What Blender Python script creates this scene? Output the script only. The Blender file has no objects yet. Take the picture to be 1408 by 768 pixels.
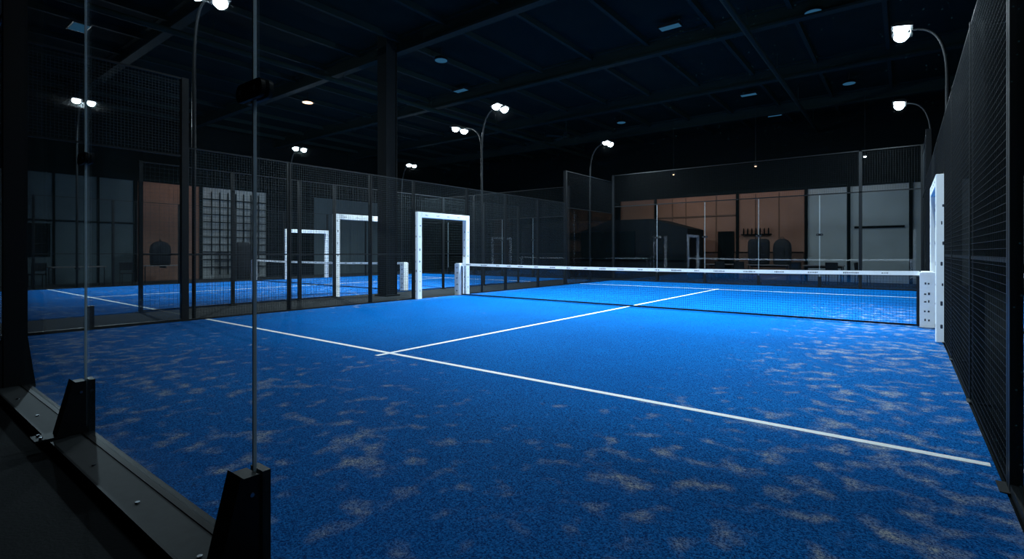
import bpy, math, random
from mathutils import Vector
random.seed(7)
S = bpy.context.scene
COL = S.collection
S.view_settings.view_transform = 'Standard'

# ------------------------------------------------------------------ materials
def new_mat(name):
    m = bpy.data.materials.new(name); m.use_nodes = True
    nt = m.node_tree; nt.nodes.clear()
    out = nt.nodes.new('ShaderNodeOutputMaterial')
    return m, nt, out

def N(nt, t, **kw):
    n = nt.nodes.new(t)
    for k, v in kw.items(): setattr(n, k, v)
    return n

def math_n(nt, op, a, b=None, c=None, clamp=False):
    n = nt.nodes.new('ShaderNodeMath'); n.operation = op; n.use_clamp = clamp
    for i, v in enumerate((a, b, c)):
        if v is None: continue
        if isinstance(v, (int, float)): n.inputs[i].default_value = v
        else: nt.links.new(v, n.inputs[i])
    return n.outputs[0]

def maprange(nt, v, a, b, c=0.0, d=1.0, smooth=True):
    n = nt.nodes.new('ShaderNodeMapRange')
    n.interpolation_type = 'SMOOTHSTEP' if smooth else 'LINEAR'
    nt.links.new(v, n.inputs['Value'])
    for k, x in zip(('From Min', 'From Max', 'To Min', 'To Max'), (a, b, c, d)):
        if isinstance(x, (int, float)): n.inputs[k].default_value = x
        else: nt.links.new(x, n.inputs[k])
    return n.outputs[0]

def mixrgb(nt, f, a, b):
    n = nt.nodes.new('ShaderNodeMix'); n.data_type = 'RGBA'
    for i, v in ((0, f), (6, a), (7, b)):
        if isinstance(v, (int, float)): n.inputs[i].default_value = v
        elif isinstance(v, (tuple, list)): n.inputs[i].default_value = (*v[:3], 1)
        else: nt.links.new(v, n.inputs[i])
    return n.outputs[2]

def simple(name, col, rough=0.6, metal=0.0, spec=0.5, var=0.15, scale=8.0, bump=0.0):
    m, nt, out = new_mat(name)
    b = N(nt, 'ShaderNodeBsdfPrincipled')
    tc = N(nt, 'ShaderNodeTexCoord')
    no = N(nt, 'ShaderNodeTexNoise'); no.inputs['Scale'].default_value = scale; no.inputs['Detail'].default_value = 4
    nt.links.new(tc.outputs['Object'], no.inputs['Vector'])
    lo = tuple(c * (1 - var) for c in col); hi = tuple(min(1, c * (1 + var)) for c in col)
    nt.links.new(mixrgb(nt, no.outputs['Fac'], lo, hi), b.inputs['Base Color'])
    b.inputs['Roughness'].default_value = rough; b.inputs['Metallic'].default_value = metal
    b.inputs['Specular IOR Level'].default_value = spec
    if bump > 0:
        bp = N(nt, 'ShaderNodeBump'); bp.inputs['Strength'].default_value = bump; bp.inputs['Distance'].default_value = 0.01
        nt.links.new(no.outputs['Fac'], bp.inputs['Height']); nt.links.new(bp.outputs[0], b.inputs['Normal'])
    nt.links.new(b.outputs[0], out.inputs[0])
    return m

def emis(name, col, st):
    m, nt, out = new_mat(name)
    e = N(nt, 'ShaderNodeEmission'); e.inputs[0].default_value = (*col, 1); e.inputs[1].default_value = st
    nt.links.new(e.outputs[0], out.inputs[0]); return m

def glass_mat(name, tint=(0.9, 0.95, 0.97), dust=0.02, specks=0.1, refl=1.0, smear=0.0):
    m, nt, out = new_mat(name)
    lw = N(nt, 'ShaderNodeLayerWeight'); lw.inputs[0].default_value = 0.5
    f5 = math_n(nt, 'POWER', lw.outputs['Facing'], 5.0)
    fr = math_n(nt, 'MULTIPLY_ADD', f5, 0.6 * refl, 0.03 * refl)
    tr = N(nt, 'ShaderNodeBsdfTransparent'); tr.inputs[0].default_value = (*tint, 1)
    gl = N(nt, 'ShaderNodeBsdfGlossy'); gl.inputs['Roughness'].default_value = 0.02
    mx = N(nt, 'ShaderNodeMixShader')
    nt.links.new(fr, mx.inputs[0]); nt.links.new(tr.outputs[0], mx.inputs[1]); nt.links.new(gl.outputs[0], mx.inputs[2])
    last = mx
    if specks > 0:
        tc = N(nt, 'ShaderNodeTexCoord')
        n1 = N(nt, 'ShaderNodeTexNoise'); n1.inputs['Scale'].default_value = 1.6; n1.inputs['Detail'].default_value = 5
        nt.links.new(tc.outputs['Object'], n1.inputs['Vector'])
        v = N(nt, 'ShaderNodeTexVoronoi'); v.inputs['Scale'].default_value = 70
        nt.links.new(tc.outputs['Object'], v.inputs['Vector'])
        sp = maprange(nt, v.outputs['Distance'], 0.05, 0.12, 1.0, 0.0)
        cl = maprange(nt, n1.outputs['Fac'], 0.38, 0.7, 0.15, 1.0)
        d = math_n(nt, 'MULTIPLY', cl, dust)
        d = math_n(nt, 'ADD', d, math_n(nt, 'MULTIPLY', math_n(nt, 'MULTIPLY', sp, cl), specks), clamp=True)
        tl = N(nt, 'ShaderNodeBsdfTranslucent'); tl.inputs[0].default_value = (0.3, 0.75, 0.85, 1)
        mx2 = N(nt, 'ShaderNodeMixShader')
        nt.links.new(d, mx2.inputs[0]); nt.links.new(mx.outputs[0], mx2.inputs[1]); nt.links.new(tl.outputs[0], mx2.inputs[2])
        last = mx2
    nt.links.new(last.outputs[0], out.inputs[0])
    return m

def turf_mat():
    m, nt, out = new_mat('blue_turf')
    b = N(nt, 'ShaderNodeBsdfPrincipled')
    tc = N(nt, 'ShaderNodeTexCoord'); P = tc.outputs['Object']
    sep = N(nt, 'ShaderNodeSeparateXYZ'); nt.links.new(P, sep.inputs[0])
    X, Y = sep.outputs[0], sep.outputs[1]
    def noise(sc, det=2, rough=0.5, dist=0.0):
        n = N(nt, 'ShaderNodeTexNoise'); n.inputs['Scale'].default_value = sc
        n.inputs['Detail'].default_value = det; n.inputs['Roughness'].default_value = rough
        n.inputs['Distortion'].default_value = dist
        nt.links.new(P, n.inputs['Vector']); return n.outputs['Fac']
    fine = noise(105, 3, 0.8)
    med = noise(34, 3, 0.7)
    big = noise(0.5, 2)
    blob = noise(5.6, 1.5, 0.5, 0.0)
    blob2 = noise(0.9, 1.0, 0.5)
    base = mixrgb(nt, maprange(nt, fine, 0.36, 0.64), (0.0003, 0.024, 0.12), (0.001, 0.205, 0.66))
    base = mixrgb(nt, math_n(nt, 'MULTIPLY', maprange(nt, big, 0.35, 0.65), 0.25), base, (0.0005, 0.055, 0.25))
    # sand: collects close to the walls and around the net doors
    mA = maprange(nt, Y, 1.8, 5.6, 1.0, 0.0)
    mB = maprange(nt, X, -3.0, -0.2, 0.0, 1.0)
    mC = maprange(nt, X, -10.3, -9.2, 0.75, 0.0)
    mE = math_n(nt, 'MULTIPLY', maprange(nt, X, -7.0, -2.0, 1.0, 0.78), mA)
    mk = math_n(nt, 'MAXIMUM', mB, mC)
    mk = math_n(nt, 'MAXIMUM', mk, mE)
    gate = maprange(nt, Y, 12.0, 19.0, 1.0, 0.0)
    mk = math_n(nt, 'MULTIPLY', mk, gate)
    thr = math_n(nt, 'SUBTRACT', 0.82, math_n(nt, 'MULTIPLY', mk, 0.29))
    bl = math_n(nt, 'ADD', blob, math_n(nt, 'MULTIPLY_ADD', blob2, 0.3, -0.15))
    s = maprange(nt, math_n(nt, 'SUBTRACT', bl, thr), -0.09, 0.25)
    grain = maprange(nt, med, 0.36, 0.62, 0.3, 1.0)
    gf = maprange(nt, fine, 0.40, 0.58, 0.12, 1.0)
    s = math_n(nt, 'MULTIPLY', math_n(nt, 'MULTIPLY', s, grain), gf)
    s = math_n(nt, 'MULTIPLY', s, 1.05, clamp=True)
    light = maprange(nt, mk, 0.0, 1.0, 0.0, 0.06)
    dusty = math_n(nt, 'MULTIPLY', math_n(nt, 'MULTIPLY', light, grain), maprange(nt, fine, 0.48, 0.62))
    s = math_n(nt, 'MAXIMUM', s, dusty)
    colr = mixrgb(nt, s, base, (0.52, 0.52, 0.49))
    nt.links.new(colr, b.inputs['Base Color'])
    b.inputs['Roughness'].default_value = 0.9
    b.inputs['Specular IOR Level'].default_value = 0.02
    bp = N(nt, 'ShaderNodeBump'); bp.inputs['Strength'].default_value = 0.8; bp.inputs['Distance'].default_value = 0.012
    nt.links.new(fine, bp.inputs['Height']); nt.links.new(bp.outputs[0], b.inputs['Normal'])
    nt.links.new(b.outputs[0], out.inputs[0])
    return m

M_turf = turf_mat()
M_line = simple('line_white', (0.90, 0.91, 0.90), 0.8, var=0.1, scale=90)
M_black = simple('black_powdercoat', (0.0040, 0.0052, 0.0062), 0.5, spec=0.16)
M_blackc = simple('black_column', (0.003, 0.004, 0.005), 0.8, spec=0.08)
M_wire = simple('mesh_wire', (0.019, 0.026, 0.029), 0.5, spec=0.25)
M_wireR = simple('mesh_wire_dark', (0.008, 0.010, 0.012), 0.6, spec=0.14)
M_steel = simple('base_steel', (0.024, 0.028, 0.030), 0.6, spec=0.2, var=0.35, scale=20)
M_bolt = simple('bolt_steel', (0.25, 0.27, 0.3), 0.3, metal=1.0)
M_rubber = simple('outside_floor', (0.013, 0.016, 0.018), 0.9, spec=0.08, var=0.35, scale=60, bump=0.3)
M_ceil = simple('ceiling_dark', (0.0042, 0.0092, 0.0085), 0.95, spec=0.02, var=0.3, scale=2)
M_beam = simple('ceiling_beam', (0.007, 0.015, 0.014), 0.8, spec=0.04)
M_wall = simple('wall_dark', (0.0018, 0.0038, 0.0045), 0.9, spec=0.04)
M_grey = simple('plaster_grey', (0.15, 0.165, 0.17), 0.9, spec=0.1, var=0.12, scale=2)
M_grey2 = simple('plaster_grey_dark', (0.045, 0.062, 0.070), 0.9, spec=0.1, var=0.25, scale=1)
M_orange = simple('plaster_terracotta', (0.125, 0.068, 0.050), 0.9, spec=0.1, var=0.35, scale=0.7)
M_orange2 = simple('terracotta_wainscot', (0.060, 0.036, 0.028), 0.8, spec=0.1, var=0.2, scale=2)
M_pad = simple('pad_white', (0.86, 0.88, 0.90), 0.5, var=0.05, scale=12)
M_print = simple('pad_print', (0.02, 0.03, 0.05), 0.6)
M_band = simple('net_band', (0.90, 0.91, 0.92), 0.7, var=0.06, scale=20)
M_netc = simple('net_cord', (0.006, 0.008, 0.011), 0.7, spec=0.2)
M_glass = glass_mat('tempered_glass', dust=0.0012, specks=0.06, refl=1.5)
M_glassF = glass_mat('tempered_glass_far', tint=(0.9, 0.94, 0.96), dust=0.0, specks=0, refl=1.3)
M_edge = simple('glass_edge_seal', (0.50, 0.58, 0.60), 0.35, var=0.1)
M_led = emis('led_lens', (0.86, 0.95, 1.0), 150)
M_ledwarm = emis('led_warm', (1.0, 0.55, 0.3), 6)
M_tile = emis('dim_panel', (0.08, 0.30, 0.55), 0.30)
M_wood = simple('table_top', (0.05, 0.04, 0.035), 0.5)
M_fabric = simple('bag_fabric', (0.006, 0.0065, 0.008), 0.8, spec=0.15, scale=40, bump=0.4)

# ------------------------------------------------------------------ mesh builder
class MB:
    def __init__(s): s.v = []; s.f = []; s.m = []; s.sm = []
    def add(s, vs, fs, mat=0, smooth=False):
        o = len(s.v); s.v += [tuple(v) for v in vs]
        for f in fs: s.f.append(tuple(i + o for i in f)); s.m.append(mat); s.sm.append(smooth)
    def box(s, x0, x1, y0, y1, z0, z1, mat=0):
        vs = [(x, y, z) for z in (z0, z1) for y in (y0, y1) for x in (x0, x1)]
        s.add(vs, [(0, 2, 3, 1), (4, 5, 7, 6), (0, 1, 5, 4), (2, 6, 7, 3), (0, 4, 6, 2), (1, 3, 7, 5)], mat)
    def prism(s, poly, axis, a, b, mat=0):
        n = len(poly)
        def P(p, t):
            if axis == 'x': return (t, p[0], p[1])
            if axis == 'y': return (p[0], t, p[1])
            return (p[0], p[1], t)
        vs = [P(p, a) for p in poly] + [P(p, b) for p in poly]
        fs = [tuple(range(n))[::-1], tuple(range(n, 2 * n))] + [(i, (i + 1) % n, n + (i + 1) % n, n + i) for i in range(n)]
        s.add(vs, fs, mat)
    def tube(s, pts, r, mat=0, seg=10, caps=True):
        pts = [Vector(p) for p in pts]; n = len(pts)
        rs = r if isinstance(r, (list, tuple)) else [r] * n
        rings = []; ref = None
        for i, p in enumerate(pts):
            t = (pts[min(i + 1, n - 1)] - pts[max(i - 1, 0)]).normalized()
            if ref is None:
                ref = Vector((1, 0, 0)) if abs(t.x) < 0.9 else Vector((0, 1, 0))
            u = (ref - t * ref.dot(t)).normalized(); ref = u
            w = t.cross(u)
            rings.append([p + (u * math.cos(2 * math.pi * k / seg) + w * math.sin(2 * math.pi * k / seg)) * rs[i] for k in range(seg)])
        vs = [v for ring in rings for v in ring]; fs = []
        for i in range(n - 1):
            for k in range(seg):
                fs.append((i * seg + k, i * seg + (k + 1) % seg, (i + 1) * seg + (k + 1) % seg, (i + 1) * seg + k))
        s.add(vs, fs, mat, True)
        if caps:
            s.add(rings[0], [tuple(range(seg))[::-1]], mat); s.add(rings[-1], [tuple(range(seg))], mat)
    def obj(s, name, mats, bevel=0.0, seg=2, parent=None):
        me = bpy.data.meshes.new(name); me.from_pydata(s.v, [], s.f); me.update()
        for m in mats: me.materials.append(m)
        for p, mi, sm in zip(me.polygons, s.m, s.sm): p.material_index = mi; p.use_smooth = sm
        o = bpy.data.objects.new(name, me); COL.objects.link(o)
        if bevel > 0:
            b = o.modifiers.new('bevel', 'BEVEL'); b.width = bevel; b.segments = seg; b.limit_method = 'ANGLE'; b.angle_limit = math.radians(50)
        if parent: o.parent = parent
        return o

def grid_yz(mb, x, y0, y1, z0, z1, sp, t, mat=0):
    n = int((y1 - y0) / sp)
    for i in range(1, n + 1):
        y = y0 + i * (y1 - y0) / (n + 1); mb.box(x - t, x + t, y - t, y + t, z0, z1, mat)
    n = int((z1 - z0) / sp)
    for i in range(1, n + 1):
        z = z0 + i * (z1 - z0) / (n + 1); mb.box(x - t, x + t, y0, y1, z - t, z + t, mat)
def grid_xz(mb, y, x0, x1, z0, z1, sp, t, mat=0):
    n = int((x1 - x0) / sp)
    for i in range(1, n + 1):
        x = x0 + i * (x1 - x0) / (n + 1); mb.box(x - t, x + t, y - t, y + t, z0, z1, mat)
    n = int((z1 - z0) / sp)
    for i in range(1, n + 1):
        z = z0 + i * (z1 - z0) / (n + 1); mb.box(x0, x1, y - t, y + t, z - t, z + t, mat)

# ------------------------------------------------------------------ dimensions
XR, XL = 0.42, -10.40
YB, YN, YF = 1.03, 11.04, 21.04
YS1, YS2 = 3.74, 17.0
HL, HH, HG = 3.2, 4.45, 3.0
XR2, XL2 = -12.83, -23.0          # second court

# ------------------------------------------------------------------ room shell
def plane_box(name, a, mat):
    mb = MB(); mb.box(*a); return mb.obj(name, [mat])
plane_box('floor', (-28, 2.4, -3, 27.5, -0.1, 0.0), M_rubber)
plane_box('ceiling', (-28, 2.4, -3, 27.5, 7.6, 7.7), M_ceil)
plane_box('wall_left', (-28.1, -28, -3, 27.5, -0.1, 7.7), M_wall)
plane_box('wall_right', (2.4, 2.5, -3, 27.5, -0.1, 7.7), M_wall)
plane_box('wall_back', (-28, 2.4, 27.5, 27.6, -0.1, 7.7), M_wall)
plane_box('wall_front', (-28, 2.4, -3.1, -3, -0.1, 7.7), M_wall)

mb = MB()
for y in (0.5, 5.2, 9.9, 14.6, 19.3, 24.0):
    mb.box(-28, 2.4, y - 0.12, y + 0.12, 7.12, 7.18); mb.box(-28, 2.4, y - 0.12, y + 0.12, 7.54, 7.6); mb.box(-28, 2.4, y - 0.02, y + 0.02, 7.18, 7.54)
mb.obj('ceiling_beam', [M_beam])
mb = MB()
for x in [-27 + i * 1.9 for i in range(16)]:
    mb.box(x - 0.05, x + 0.05, -3, 27.5, 7.44, 7.6)
mb.obj('ceiling_purlins', [M_beam])
mb = MB()
for x, r in ((-3.2, 0.07), (-14.8, 0.08)):
    mb.tube([(x, -2.9, 6.9), (x, 27.4, 6.9)], r, 0, 14)
    for y in range(-2, 27, 4): mb.tube([(x, y, 6.9), (x, y, 7.55)], 0.012, 0, 6)
mb.obj('ventilation_duct', [M_beam])

for (cx, cy) in ((-12.02, 9.62),):
    mb = MB(); w = 0.2
    mb.box(cx - w, cx + w, cy - w, cy - w + 0.03, 0, 7.6); mb.box(cx - w, cx + w, cy + w - 0.03, cy + w, 0, 7.6)
    mb.box(cx - w + .03, cx + w - .03, cy - w + .03, cy + w - .03, 0, 7.6)
    mb.box(cx - w - 0.06, cx + w + 0.06, cy - w - 0.06, cy + w + 0.06, 0, 0.04)
    mb.obj('structural_column', [M_blackc])

# ------------------------------------------------------------------ courts
def make_turf(xl, xr):
    mb = MB(); mb.box(xl, xr, YB, YF, 0.0, 0.015)
    mb.obj('court_turf', [M_turf])
    mb = MB(); z0, z1 = 0.0152, 0.0175; t = 0.032
    for y in (YN - 6.95, YN + 6.95): mb.box(xl + 0.02, xr - 0.02, y - t, y + t, z0, z1)
    c = (xl + xr) / 2 - 0.08
    mb.box(c - t, c + t, YN - 7.15, YN - 6.95 - t, z0, z1)
    mb.box(c - t, c + t, YN - 6.95 + t, YN + 6.95 - t, z0, z1)
    mb.box(c - t, c + t, YN + 6.95 + t, YN + 7.15, z0, z1)
    mb.obj('court_lines', [M_line])

def make_net(xl, xr, sp=0.045):
    x0, x1 = xl + 0.02, xr - 0.22
    mb = MB()
    n = 48
    def ztop(x):
        u = (x - x0) / (x1 - x0) * 2 - 1
        return 0.87 + 0.04 * u * u
    nv = int((x1 - x0) / sp)
    t = 0.0014
    for i in range(1, nv):
        x = x0 + i * (x1 - x0) / nv; mb.box(x - t, x + t, YN - t, YN + t, 0.03, ztop(x), 0)
    for j in range(1, int(0.84 / sp) + 1):
        for i in range(n):
            a = x0 + i * (x1 - x0) / n; b = x0 + (i + 1) * (x1 - x0) / n
            za = 0.03 + (ztop(a) - 0.03) * j * sp / 0.86; zb = 0.03 + (ztop(b) - 0.03) * j * sp / 0.86
            mb.add([(a, YN - t, za - t), (b, YN - t, zb - t), (b, YN - t, zb + t), (a, YN - t, za + t)], [(0, 1, 2, 3)], 0)
            mb.add([(a, YN - t, za + t), (b, YN - t, zb + t), (b, YN + t, zb + t), (a, YN + t, za + t)], [(0, 1, 2, 3)], 0)
    mb.box(x0, x1, YN - 0.004, YN + 0.004, 0.018, 0.05, 0)
    mb.box(x0, x0 + 0.04, YN - 0.005, YN + 0.005, 0.02, 0.86, 0); mb.box(x1 - 0.04, x1, YN - 0.005, YN + 0.005, 0.02, 0.86, 0)
    for i in range(n):
        a = x0 + i * (x1 - x0) / n; b = x0 + (i + 1) * (x1 - x0) / n
        za, zb = ztop(a), ztop(b); w = 0.026
        vs = []
        for (x, z) in ((a, za), (b, zb)): vs += [(x, YN - w, z - 0.03), (x, YN - .006, z + 0.04), (x, YN + .006, z + 0.04), (x, YN + w, z - 0.03)]
        mb.add(vs, [(0, 4, 5, 1), (1, 5, 6, 2), (2, 6, 7, 3), (3, 7, 4, 0)], 1)
    x = x0 + 0.2
    while x < x1 - 0.5:
        L = random.choice((0.10, 0.16, 0.22)); k = x
        while k < x + L:
            w = random.uniform(0.010, 0.022); z = ztop(k) + .003; h = random.uniform(0.008, 0.014)
            mb.box(k, k + w, YN - 0.0205, YN + 0.0205, z - h, z + h, 2); k += w + 0.012
        x += L + random.uniform(0.25, 0.42)
    for px in (xl - 0.08, xr - 0.12):
        mb.box(px - 0.10, px + 0.10, YN - 0.09, YN + 0.09, 0.0, 0.93, 1)
        mb.box(px - 0.10 + .02, px + 0.10 - .02, YN - 0.07, YN + 0.07, 0.93, 0.95, 1)
        z = 0.12
        while z < 0.85:
            for k in range(2):
                a = px - 0.045 + 0.045 * k + random.uniform(0, .01); mb.box(a, a + random.uniform(.015, .03), YN - 0.094, YN + 0.094, z, z + random.uniform(.02, .045), 2)
            z += random.uniform(.12, .2)
    mb.obj('padel_net', [M_netc, M_band, M_print])

def door_frame(x, y0, y1, h=2.36):
    mb = MB(); t = 0.075
    mb.box(x - t, x + t, y0 - t, y0 + t, 0.0, h)
    mb.box(x - t, x + t, y1 - t, y1 + t, 0.0, h)
    mb.box(x - t, x + t, y0 + t + .001, y1 - t - .001, h - 0.15, h)
    for yy in (y0, y1):
        z = 0.2
        while z < h - 0.2:
            a = yy - 0.03 + random.uniform(0, .03)
            mb.box(x - t - .003, x + t + .003, a, a + random.uniform(.02, .04), z, z + random.uniform(.04, .07), 1)
            b = x - 0.03 + random.uniform(0, .03)
            mb.box(b, b + random.uniform(.02, .04), yy - t - .003, yy + t + .003, z, z + random.uniform(.04, .07), 1)
            z += random.uniform(0.22, 0.36)
    y = y0 + 0.2
    while y < y1 - 0.3:
        for k in range(3):
            mb.box(x - t - .003, x + t + .003, y + k * .035, y + k * .035 + .022, h - 0.1, h - 0.1 + random.uniform(.03, .05), 1)
        y += 0.42
    mb.obj('padded_door_frame', [M_pad, M_print], bevel=0.012)

def post(mb, x, y, h, w=0.035, mat=0):
    mb.box(x - w, x + w, y - w, y + w, 0, h, mat)
    mb.box(x - w - .04, x + w + .04, y - w - .03, y + w + .03, 0, 0.02, mat)

def side_fence(x, out, sp, t, door=(9.35, 11.25), hs=HH, ps=0.055, z0=YS1, wm=None):
    """mesh hung on the court side of its posts"""
    mb = MB(); xm = x + out * 0.02; xo = x + out * 0.068
    a0, a1 = door[0] - .1, door[1] + .1
    if a0 < 10: ys = [z0, 5.75, 7.85, a0] if a0 > 9 else [z0, 5.6, 7.3, a0]
    else:
        n = max(1, round((a0 - z0) / 2.0)); ys = [z0 + (a0 - z0) * i / n for i in range(n + 1)]
    n = max(1, round((YS2 - a1) / 2.0)); ys2 = [a1 + (YS2 - a1) * i / n for i in range(n + 1)]
    for y in ys[1:] + ys2[:-1]: post(mb, xo, y, HL - .02)
    post(mb, xo, z0, hs, ps); post(mb, xo, YS2, hs, ps)
    for a, b in list(zip(ys[:-1], ys[1:])) + list(zip(ys2[:-1], ys2[1:])):
        for z in (0.03, 1.22, HL - 0.015): mb.box(xm, xm + out * .025, a, b, z - .012, z + .012)
        mb.box(xm - .008, xm + .008, a, a + .012, .03, HL); mb.box(xm - .008, xm + .008, b - .012, b, .03, HL)
        grid_yz(mb, xm, a + .01, b - .01, 0.04, HL - .02, sp, t, 1)
    a, b = door[0] - .08, door[1] + .08
    for z in (2.40, HL - 0.015): mb.box(xm, xm + out * .025, a, b, z - .012, z + .012)
    grid_yz(mb, xm, a, b, 2.41, HL - .02, sp, t, 1)
    mb.obj('side_mesh_fence', [M_black, wm or M_wire])

def side_glass(x, out, y0, y1, gm, sp, t, wm=None):
    mb = MB(); xo = x + out * 0.045
    ym = (y0 + y1) / 2
    mb.box(xo - .006, xo + .006, y0 + .06, ym - .006, 0.06, HG, 1); mb.box(xo - .006, xo + .006, ym + .006, y1 - .06, 0.06, HG, 1)
    mb.box(xo - .03, xo + .03, y0 + .06, y1 - .06, 0.0, 0.058, 0)
    mb.box(xo - .015, xo + .015, y0 + .06, y1 - .06, HG + .01, HG + .04, 0)
    mb.box(xo - .015, xo + .015, y0 + .06, y1 - .06, HH - .03, HH, 0)
    grid_yz(mb, xo, y0 + .06, y1 - .06, HG + .05, HH - .04, sp, t, 2)
    s = out
    poly = [(xo, 0.0), (xo + s * 0.26, 0.0), (xo + s * 0.1, 0.4), (xo, 0.4)]
    mb.prism(poly, 'y', ym - .04, ym + .04, 0)
    mb.obj('side_glass_wall', [M_black, gm, wm or M_wire])

def bolt(mb, c, n, r=0.012, mat=3):
    c = Vector(c); n = Vector(n); mb.tube([c, c + n * 0.007], r, mat, 6)

def end_wall(y, out, x0, x1, seams, posts, gm, sp, t, hh=HH, hg=HG, wm=None):
    mb = MB()   # 0 black 1 glass 2 wire 3 bolt 4 steel 5 edge
    edges = [x0 + 0.06] + sorted(seams + posts) + [x1 - 0.06]
    for a, b in zip(edges[:-1], edges[1:]):
        mb.box(a + .005, b - .005, y - .006, y + .006, 0.06, hg, 1)
    for sx in seams:
        mb.box(sx - .0042, sx + .0042, y - .0065, y + .0065, 0.08, hg, 5)
    mb.box(x0, x1, y - .03, y + .03, 0.0, 0.055, 0)
    a, b = sorted((y + out * .031, y + out * .19))
    mb.box(x0 - .2, x1 + .2, a, b, 0.0, 0.05, 4)
    mb.box(x0 - .2, x1 + .2, min(y + out * .19, y + out * .202), max(y + out * .19, y + out * .202), 0, 0.056, 0)
    k = x0 + 0.3
    while k < x1:
        mb.tube([(k, y + out * .13, 0.05), (k, y + out * .13, 0.057)], 0.011, 3, 8); k += 0.72
    mb.box(x0, x1, y - .02, y + .02, hg + .01, hg + .05, 0)
    mb.box(x0, x1, y - .02, y + .02, hh - .03, hh, 0)
    grid_xz(mb, y, x0, x1, hg + .05, hh - .03, sp, t, 2)
    for p in (x0, x1):
        mb.box(p - .05, p + .05, y - .05, y + .05, 0, hh, 0)
    for p in posts:
        a, b = sorted((y - out * .02, y + out * .14)); mb.box(p - .045, p + .045, a, b, 0, hh, 0)
        poly = [(y + out * .14, 0.0), (y + out * .30, 0.0), (y + out * .2, 0.3), (y + out * .14, 0.5)]
        mb.prism(poly, 'x', p - .04, p + .04, 0)
        poly = [(y - out * .02, 0.0), (y - out * .08, 0.0), (y - out * .02, 0.5)]
        mb.prism(poly, 'x', p - .04, p + .04, 0)
    for sx in seams:
        o = out
        poly = [(y + o * .008, 0.052), (y + o * .15, 0.062), (y + o * .065, 0.40), (y + o * .008, 0.40)]
        mb.prism(poly, 'x', sx - .05, sx + .05, 0)
        poly = [(y + o * .15, 0.062), (y + o * .162, 0.062), (y + o * .077, 0.412), (y + o * .065, 0.40)]
        mb.prism(poly, 'x', sx - .056, sx + .056, 0)
        a, b = sorted((y - o * .008, y - o * .04)); mb.box(sx - .05, sx + .05, a, b, 0.0, 0.405, 0)
        a, b = sorted((y + o * .10, y + o * .27)); mb.box(sx - .07, sx + .07, a, b, 0.057, 0.069, 0)
        for q in (-.04, .04): mb.tube([(sx + q, y + o * .235, .069), (sx + q, y + o * .235, .081)], .010, 3, 6)
        for z in (0.33, ):
            bolt(mb, (sx + .05, y + o * .035, z), (1, 0, 0), 0.009)
        for zc in (1.90,):
            for side in (-1, 1):
                pts = []
                L, H, r = .105, .036, .03
                for cxx, czz, a0 in ((L - r, H - r, 0), (-(L - r), H - r, 90), (-(L - r), -(H - r), 180), (L - r, -(H - r), 270)):
                    for q in range(6):
                        an = math.radians(a0 + q * 18); pts.append((sx + cxx + r * math.cos(an), zc + czz + r * math.sin(an)))
                a, b = sorted((y + side * .008, y + side * .024)); mb.prism(pts, 'y', a, b, 0)
                for q in (-.06, .06): bolt(mb, (sx + q, y + side * .024, zc), (0, side, 0), 0.012, 3)
    return mb.obj('glass_end_wall', [M_black, gm, wm or M_wire, M_bolt, M_steel, M_edge])

# court 1
make_turf(XL, XR)
make_net(XL, XR)
door_frame(XL, 9.35, 11.25); door_frame(XR, 9.35, 11.25)
side_fence(XL, -1, 0.05, 0.0016); side_fence(XR, 1, 0.05, 0.0013, wm=M_wireR)
side_glass(XL, -1, YB, YS1, M_glassF, 0.05, .0022); side_glass(XR, 1, YB, YS1, M_glassF, 0.05, .0013, M_wireR)
side_glass(XL, -1, YS2, YF, M_glassF, 0.06, .0014, M_wireR); side_glass(XR, 1, YS2, YF, M_glassF, 0.06, .0013, M_wireR)
end_wall(YB - 0.05, -1, XL - .045, XR + .045, [-2.045, -4.42, -8.4], [-6.45], M_glass, 0.05, .0016, hg=3.7)
end_wall(YF + 0.05, 1, XL - .045, XR + .045, [-8.4, -6.4, -4.4, -2.4], [-1.2], M_glassF, 0.07, .0015, hh=4.75, hg=3.3, wm=M_wireR)
# court 2
make_turf(XL2, XR2); make_net(XL2, XR2, 0.06)
door_frame(XR2, 8.45, 10.35); door_frame(XL2, 12.5, 14.6)
side_fence(XR2, 1, 0.09, 0.0016, door=(8.45, 10.35), hs=HL, ps=.035)
side_fence(XL2, -1, 0.09, 0.0016, door=(12.5, 14.6), hs=HL, ps=.035)
end_wall(YB - 0.05, -1, XL2 - .045, XR2 + .045, [-14.9, -16.9, -20.9], [-18.9], M_glassF, .09, .0018)
end_wall(YF + 0.05, 1, XL2 - .045, XR2 + .045, [-14.9, -16.9, -20.9], [-18.9], M_glassF, .09, .0018)

# ------------------------------------------------------------------ floodlights
def add_area(parent, loc, target, power, size=0.3, col=(0.80, 0.93, 1.0), spread=160, size_y=None):
    L = bpy.data.lights.new('led_array', 'AREA'); L.shape = 'DISK'; L.size = size; L.energy = power; L.color = col
    if size_y: L.shape = 'RECTANGLE'; L.size_y = size_y
    L.spread = math.radians(spread)
    o = bpy.data.objects.new('led_array', L); COL.objects.link(o)
    o.location = loc; d = Vector(target) - Vector(loc); o.rotation_euler = d.to_track_quat('-Z', 'Y').to_euler()
    o.parent = parent
    return o

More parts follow.
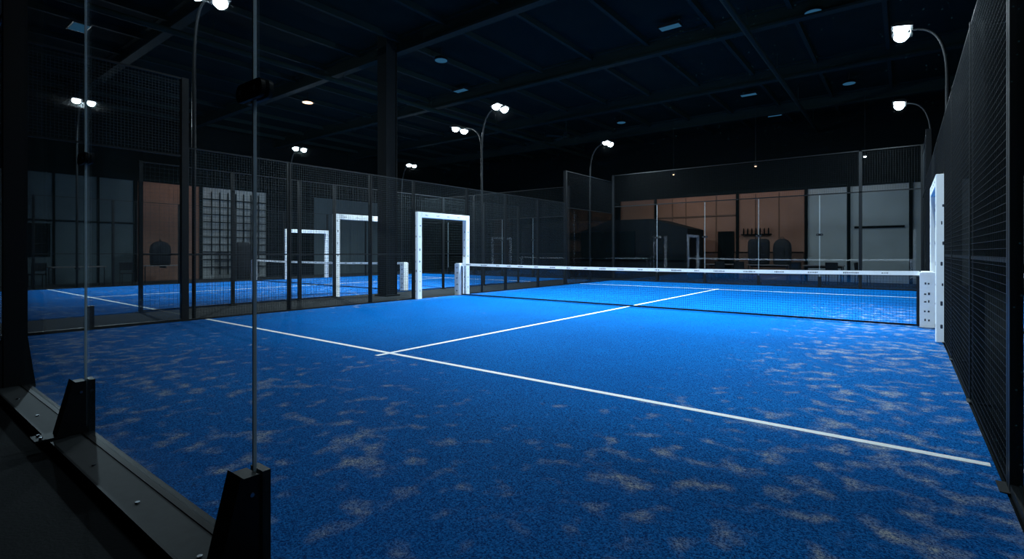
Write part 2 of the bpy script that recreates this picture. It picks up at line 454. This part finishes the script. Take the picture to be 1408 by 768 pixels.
def floodlight(x, y, arms, zbase=0.0, power=400, tilt=3.2, ty=0.0, spread=160):
    mb = MB(); lights = []
    mb.tube([(x, y, zbase), (x, y, 4.3)], 0.035, 0, 12)
    mb.box(x - .08, x + .08, y - .1, y + .1, zbase, zbase + .02)
    for (dx, h) in arms:
        pts = []
        for i in range(15):
            u = i / 14
            pts.append((x + dx * (u ** 2.4), y, 4.3 + (h - 4.3) * math.sin(u * math.pi / 2) ** 0.9))
        mb.tube(pts, [0.032 - 0.012 * i / 14 for i in range(15)], 0, 10)
        ex = x + dx; s = 1 if dx > 0 else -1
        mb.tube([(ex, y - .26, h), (ex, y + .26, h)], .018, 0, 8)
        for q in (-.2, .2):
            mb.prism([(ex - .02 * s, h - .02), (ex + .30 * s, h + .03), (ex + .30 * s, h + .07), (ex - .02 * s, h + .05)], 'y', y + q - .13, y + q + .13, 0)
            for k in range(5):
                yy = y + q - .1 + k * .05
                mb.prism([(ex + .03 * s, h + .05), (ex + .25 * s, h + .066), (ex + .25 * s, h + .1), (ex + .03 * s, h + .09)], 'y', yy - .004, yy + .004, 0)
            cx = ex + .15 * s
            mb.tube([(cx, y + q, h + .0), (cx + .002, y + q, h - .05), (cx + .004, y + q, h - .10)], [.12, .11, .06], 1, 16)
        lights.append((ex + .15 * s, y, h - .13, s))
    o = mb.obj('court_floodlight', [M_black, M_led])
    for (lx, ly, lz, s) in lights:
        add_area(o, (lx, ly, lz), (lx + s * tilt, ly + ty, 0), power, 0.3, spread=spread)
    return o

P1 = 900
floodlight(XL - 0.20, 3.95, [(0.5, 5.85)], power=P1 * .20, tilt=4.5, ty=7, spread=100)
floodlight(XL - 0.20, 12.2, [(0.6, 5.72), (-0.8, 5.3)], power=P1 * 0.9, tilt=4.5, ty=-0.4, spread=128)
floodlight(XL - 0.20, 19.2, [(0.7, 5.8)], power=P1 * .55)
floodlight(XR + 0.20, 3.4, [(-0.5, 5.6)], power=P1 * .18, tilt=3, ty=6, spread=105)
floodlight(XR + 0.20, 12.2, [(-0.52, 5.45)], power=P1 * 0.9, tilt=5, ty=-0.4, spread=128)
floodlight(XR + 0.20, 19.2, [(-0.6, 5.7)], power=P1 * .42)
for y, h in ((4.9, 6.45), (12.8, 6.1), (19.6, 6.25)):
    floodlight(XL2 - .2, y, [(0.7, h)], power=P1 * .6)

# ------------------------------------------------------------------ ceiling fixtures
def panel_light(x, y, w, l):
    mb = MB(); mb.box(x - w, x + w, y - l, y + l, 7.38, 7.44, 0); mb.box(x - w + .03, x + w - .03, y - l + .03, y + l - .03, 7.375, 7.38, 1)
    mb.tube([(x, y, 7.44), (x, y, 7.6)], .02, 0, 6)
    mb.obj('ceiling_panel_light', [M_black, M_tile])
for x, y, w, l in ((-5.05, 13.6, .3, .15), (-13.3, 14.1, .3, .15), (-4.8, 21.3, .3, .15), (-17.8, 3.8, .35, .2), (-4.6, 25.2, .3, .15)):
    panel_light(x, y, w, l)
def round_light(x, y, m, warm=False):
    mb = MB(); mb.tube([(x, y, 7.6), (x, y, 7.3)], .02, 0, 6)
    mb.tube([(x, y, 7.34), (x, y, 7.30), (x, y, 7.22)], [.06, .2, .23], 0, 20)
    mb.tube([(x, y, 7.222), (x, y, 7.214)], .19, 1, 20)
    return mb.obj('ceiling_downlight', [M_black, m])
for x, y in ((-11.4, 11.2), (-1.55, 21.5), (-10.3, 21.6), (-1.8, 14.6)): round_light(x, y, M_tile)
o = round_light(-18.8, 11.1, M_ledwarm)
add_area(o, (-18.8, 11.1, 7.2), (-18.8, 11.1, 0), 20, .3, (1, .6, .35))
mb = MB(); x, y = -13.0, 21.2
mb.tube([(x, y, 7.6), (x, y, 6.9)], .03, 0, 8); mb.tube([(x, y, 7.0), (x, y, 6.95), (x, y, 6.8)], [.12, .2, .16], 0, 16)
for k in range(5):
    a = math.radians(72 * k + 10); c, s = math.cos(a), math.sin(a)
    vs = []
    for (r, w) in ((.15, .05), (1.0, .09)):
        for sg in (-1, 1):
            for dz in (0, .012): vs.append((x + c * r - s * w * sg, y + s * r + c * w * sg, 6.88 + dz + .03 * sg))
    mb.add(vs, [(0, 4, 6, 2), (1, 3, 7, 5), (4, 5, 7, 6), (0, 1, 5, 4), (2, 6, 7, 3), (0, 2, 3, 1)], 0)
mb.obj('ceiling_fan', [M_beam])

# ------------------------------------------------------------------ background rooms
mb = MB()   # 0 terracotta 1 grey 2 dark 3 wainscot 4 wood
mb.box(-12.6, -3.5, 26.2, 26.4, 0, 4.1, 0); mb.box(-3.5, 2.3, 26.2, 26.4, 0, 4.1, 1); mb.box(-19.5, -12.6, 26.2, 26.4, 0, 4.1, 2)
mb.box(-19.5, 2.3, 26.14, 26.42, 4.1, 4.25, 2)
for x in (-12.6, -10.5, -6.4, -3.5, -1.9, 0.2): mb.box(x - .06, x + .06, 26.12, 26.2, 0, 4.1, 2)
mb.box(-1.7, 0.0, 26.13, 26.2, 2.3, 2.38, 2)
mb.box(-12.5, -3.6, 26.16, 26.2, 0, 1.25, 3); mb.box(-12.5, -3.6, 26.14, 26.2, 1.25, 1.30, 2)
mb.box(-10.4, -6.5, 26.15, 26.2, 3.05, 3.12, 3)
for x in (-9.6, -8.9, -7.4, -5.6, -4.6): mb.box(x - .015, x + .015, 26.17, 26.2, 1.3, 4.05, 3)
# double door leaf + wall shelf with bottles
mb.box(-7.3, -6.55, 26.13, 26.2, 0, 2.3, 2)
mb.box(-6.2, -4.9, 26.0, 26.2, 2.1, 2.14, 2)
for k in range(7): mb.tube([(-6.1 + k * .18, 26.1, 2.14), (-6.1 + k * .18, 26.1, 2.32), (-6.1 + k * .18, 26.1, 2.42)], [.035, .035, .014], 2, 8)
mb.obj('partition_wall_lounge', [M_orange, M_grey, M_wall, M_orange2])
mb = MB(); x = -26.6
for a, b, m in ((-2.5, 7.6, 3), (7.6, 10.2, 0), (10.2, 13.4, 1), (13.4, 16, 2), (16, 21, 3), (21, 26, 2)):
    mb.box(x - .2, x, a, b, 0, 4.4, m)
    mb.box(x, x + .07, a - .07, a + .07, 0, 4.4, 2)
mb.box(x - .2, x + .05, -2.5, 26, 4.4, 4.6, 2)
for y in (0.4, 1.9, 3.4, 4.9, 6.3): mb.box(x, x + .05, y - .04, y + .04, 0, 4.4, 2)
mb.box(x, x + .04, 2.0, 7.5, 2.5, 2.56, 2); mb.box(x, x + .03, 3.5, 4.8, 1.1, 2.4, 2)
grid_yz(mb, x + .05, 10.3, 13.3, .2, 4.2, .4, .02, 2)
mb.obj('partition_wall_side', [M_orange, M_grey, M_wall, M_grey2])

def pendant_fill(x, y, z, tgt, p, col):  # lounge pendants, plus added fill lamps that brighten the background walls
    mb = MB(); mb.tube([(x, y, 7.6), (x, y, z + .1)], .008, 0, 6); mb.tube([(x, y, z + .12), (x, y, z + .02)], [.06, .08], 0, 14)
    mb.tube([(x, y, z + .02), (x, y, z)], .035, 1, 14)
    o = mb.obj('pendant_fill_spotlight', [M_black, M_led if col[2] > .8 else M_ledwarm])
    add_area(o, (x, y, z - .02), tgt, p, .05, col)
pendant_fill(-8.6, 23.6, 4.9, (-8.6, 26.2, 2.2), 46, (1, .74, .55), )
pendant_fill(-5.0, 23.4, 4.9, (-5.0, 26.2, 2.2), 32, (1, .76, .6))
pendant_fill(-1.2, 23.6, 4.9, (-1.2, 26.2, 1.8), 26, (.9, .95, 1))  # added fill lamp for the grey end of the lounge wall
pendant_fill(-25.0, 9.0, 5.2, (-26.6, 9, 2), 28, (1, .72, .55))  # added warm fill lamp, brightens the terracotta side wall
pendant_fill(-25.0, 12.0, 5.2, (-26.6, 12, 2), 18, (.9, .95, 1))  # added cool fill lamp, brightens the gridded side bay

mb = MB()
mb.prism([(-17.0, 0), (-7.7, 0), (-7.7, 2.35), (-9.4, 2.85), (-16.6, 2.85), (-17.0, 2.5)], 'y', 22.9, 25.2, 0)
mb.box(-16.8, -7.8, 22.82, 22.9, 0.9, 0.98, 1)
mb.box(-14.2, -10.2, 22.86, 22.9, 1.0, 2.3, 1)
mb.obj('storage_booth', [M_blackc, M_wall], bevel=.04)

def table(x, y, w, d, h=.74):
    mb = MB(); mb.box(x - w, x + w, y - d, y + d, h - .04, h, 0)
    for sx in (-1, 1):
        for sy in (-1, 1): mb.tube([(x + sx * (w - .06), y + sy * (d - .06), 0), (x + sx * (w - .06), y + sy * (d - .06), h - .04)], .02, 1, 8)
    mb.box(x - w + .06, x + w - .06, y - .015, y + .015, h - .12, h - .04, 1)
    mb.obj('lounge_table', [M_wood, M_black], bevel=.004)
def chair(x, y, rot=0):
    mb = MB()
    c, s = math.cos(rot), math.sin(rot)
    def R(px, py, pz): return (x + px * c - py * s, y + px * s + py * c, pz)
    for px in (-.2, .2):
        mb.tube([R(px, -.2, 0), R(px, -.19, .45)], .014, 1, 8); mb.tube([R(px, .22, 0), R(px, .19, .45), R(px, .24, .88)], .014, 1, 8)
    q = len(mb.v)
    mb.box(-.22, .22, -.22, .22, .44, .48, 0); mb.box(-.21, .21, .19, .215, .58, .88, 0)
    mb.v[q:] = [R(*v) for v in mb.v[q:]]
    mb.obj('lounge_chair', [M_fabric, M_black], bevel=.008)
def bag(x, y, z, rot=0, h=1.0, wd=1.0, boxy=False):
    mb = MB(); c, s = math.cos(rot), math.sin(rot); n = 16
    if boxy: prof = [(0, .24, .12), (.04, .26, .15), (.5, .27, .17), (.86, .27, .16), (.95, .25, .13), (1, .2, .08)]
    else: prof = [(0, .24, .13), (.05, .26, .15), (.3, .26, .17), (.6, .27, .17), (.8, .25, .15), (.92, .18, .11), (.98, .1, .06), (1, .02, .02)]
    vs = []; fs = []
    for (u, a, b) in prof:
        for k in range(n):
            t = 2 * math.pi * k / n; ct, st = math.cos(t), math.sin(t); e = .55
            px = a * wd * math.copysign(abs(ct) ** e, ct); py = b * math.copysign(abs(st) ** e, st)
            vs.append((x + px * c - py * s, y + px * s + py * c, z + .003 + u * h))
    for i in range(len(prof) - 1):
        for k in range(n): fs.append((i * n + k, i * n + (k + 1) % n, (i + 1) * n + (k + 1) % n, (i + 1) * n + k))
    mb.add(vs, fs, 0, True); mb.add(vs[:n], [tuple(range(n))[::-1]], 0); mb.add(vs[-n:], [tuple(range(n))], 0)
    mb.tube([(x + .1 * c, y - .17, z + .2 * h), (x + .1 * c, y - .22, z + .5 * h), (x + .1 * c, y - .15, z + .85 * h)], .018, 1, 8)
    mb.tube([(x - .08, y, z + h * .98), (x - .05, y, z + h + .06), (x + .05, y, z + h + .06), (x + .08, y, z + h * .98)], .015, 1, 8)
    mb.obj('racket_bag', [M_fabric, M_black])
table(-4.6, 24.0, .8, .4, .75); table(-2.6, 24.1, .7, .4, .75); table(-6.6, 24.2, .6, .4, .75)
bag(-5.0, 24.0, .75, .2, 1.1, 1.6, True); bag(-4.1, 24.05, .75, -.3, 1.1, 1.35)
for x, y, r in ((-5.6, 23.4, 3.1), (-3.5, 23.4, 3.2), (-2.2, 23.3, 3.0), (-6.4, 23.4, 3.14), (-1.3, 24.1, 1.4)): chair(x, y, r)
table(-24.6, 5.2, .4, .8); table(-24.6, 8.0, .4, .8); chair(-24.0, 6.6, 1.5); chair(-25.3, 4.2, -1.5)
bag(-24.7, 11.3, 0, 1.3, 1.75, 1.2, True); bag(-24.6, 7.9, .74, 1.3, 1.0, 1.4)

# ------------------------------------------------------------------ world & camera
w = bpy.data.worlds.new('world'); S.world = w; w.use_nodes = True
w.node_tree.nodes['Background'].inputs[0].default_value = (0.02, 0.035, 0.05, 1); w.node_tree.nodes['Background'].inputs[1].default_value = 0.1

cam = bpy.data.cameras.new('camera'); co = bpy.data.objects.new('camera', cam); COL.objects.link(co)
cam.sensor_width = 36; cam.lens = 36 * 701 / 1408
cam.shift_y = -37 / 1408
cam.clip_start = 0.02; cam.clip_end = 200
co.location = (0, 0, 1.263); co.rotation_euler = (math.radians(90), 0, math.radians(37.6))
S.camera = co
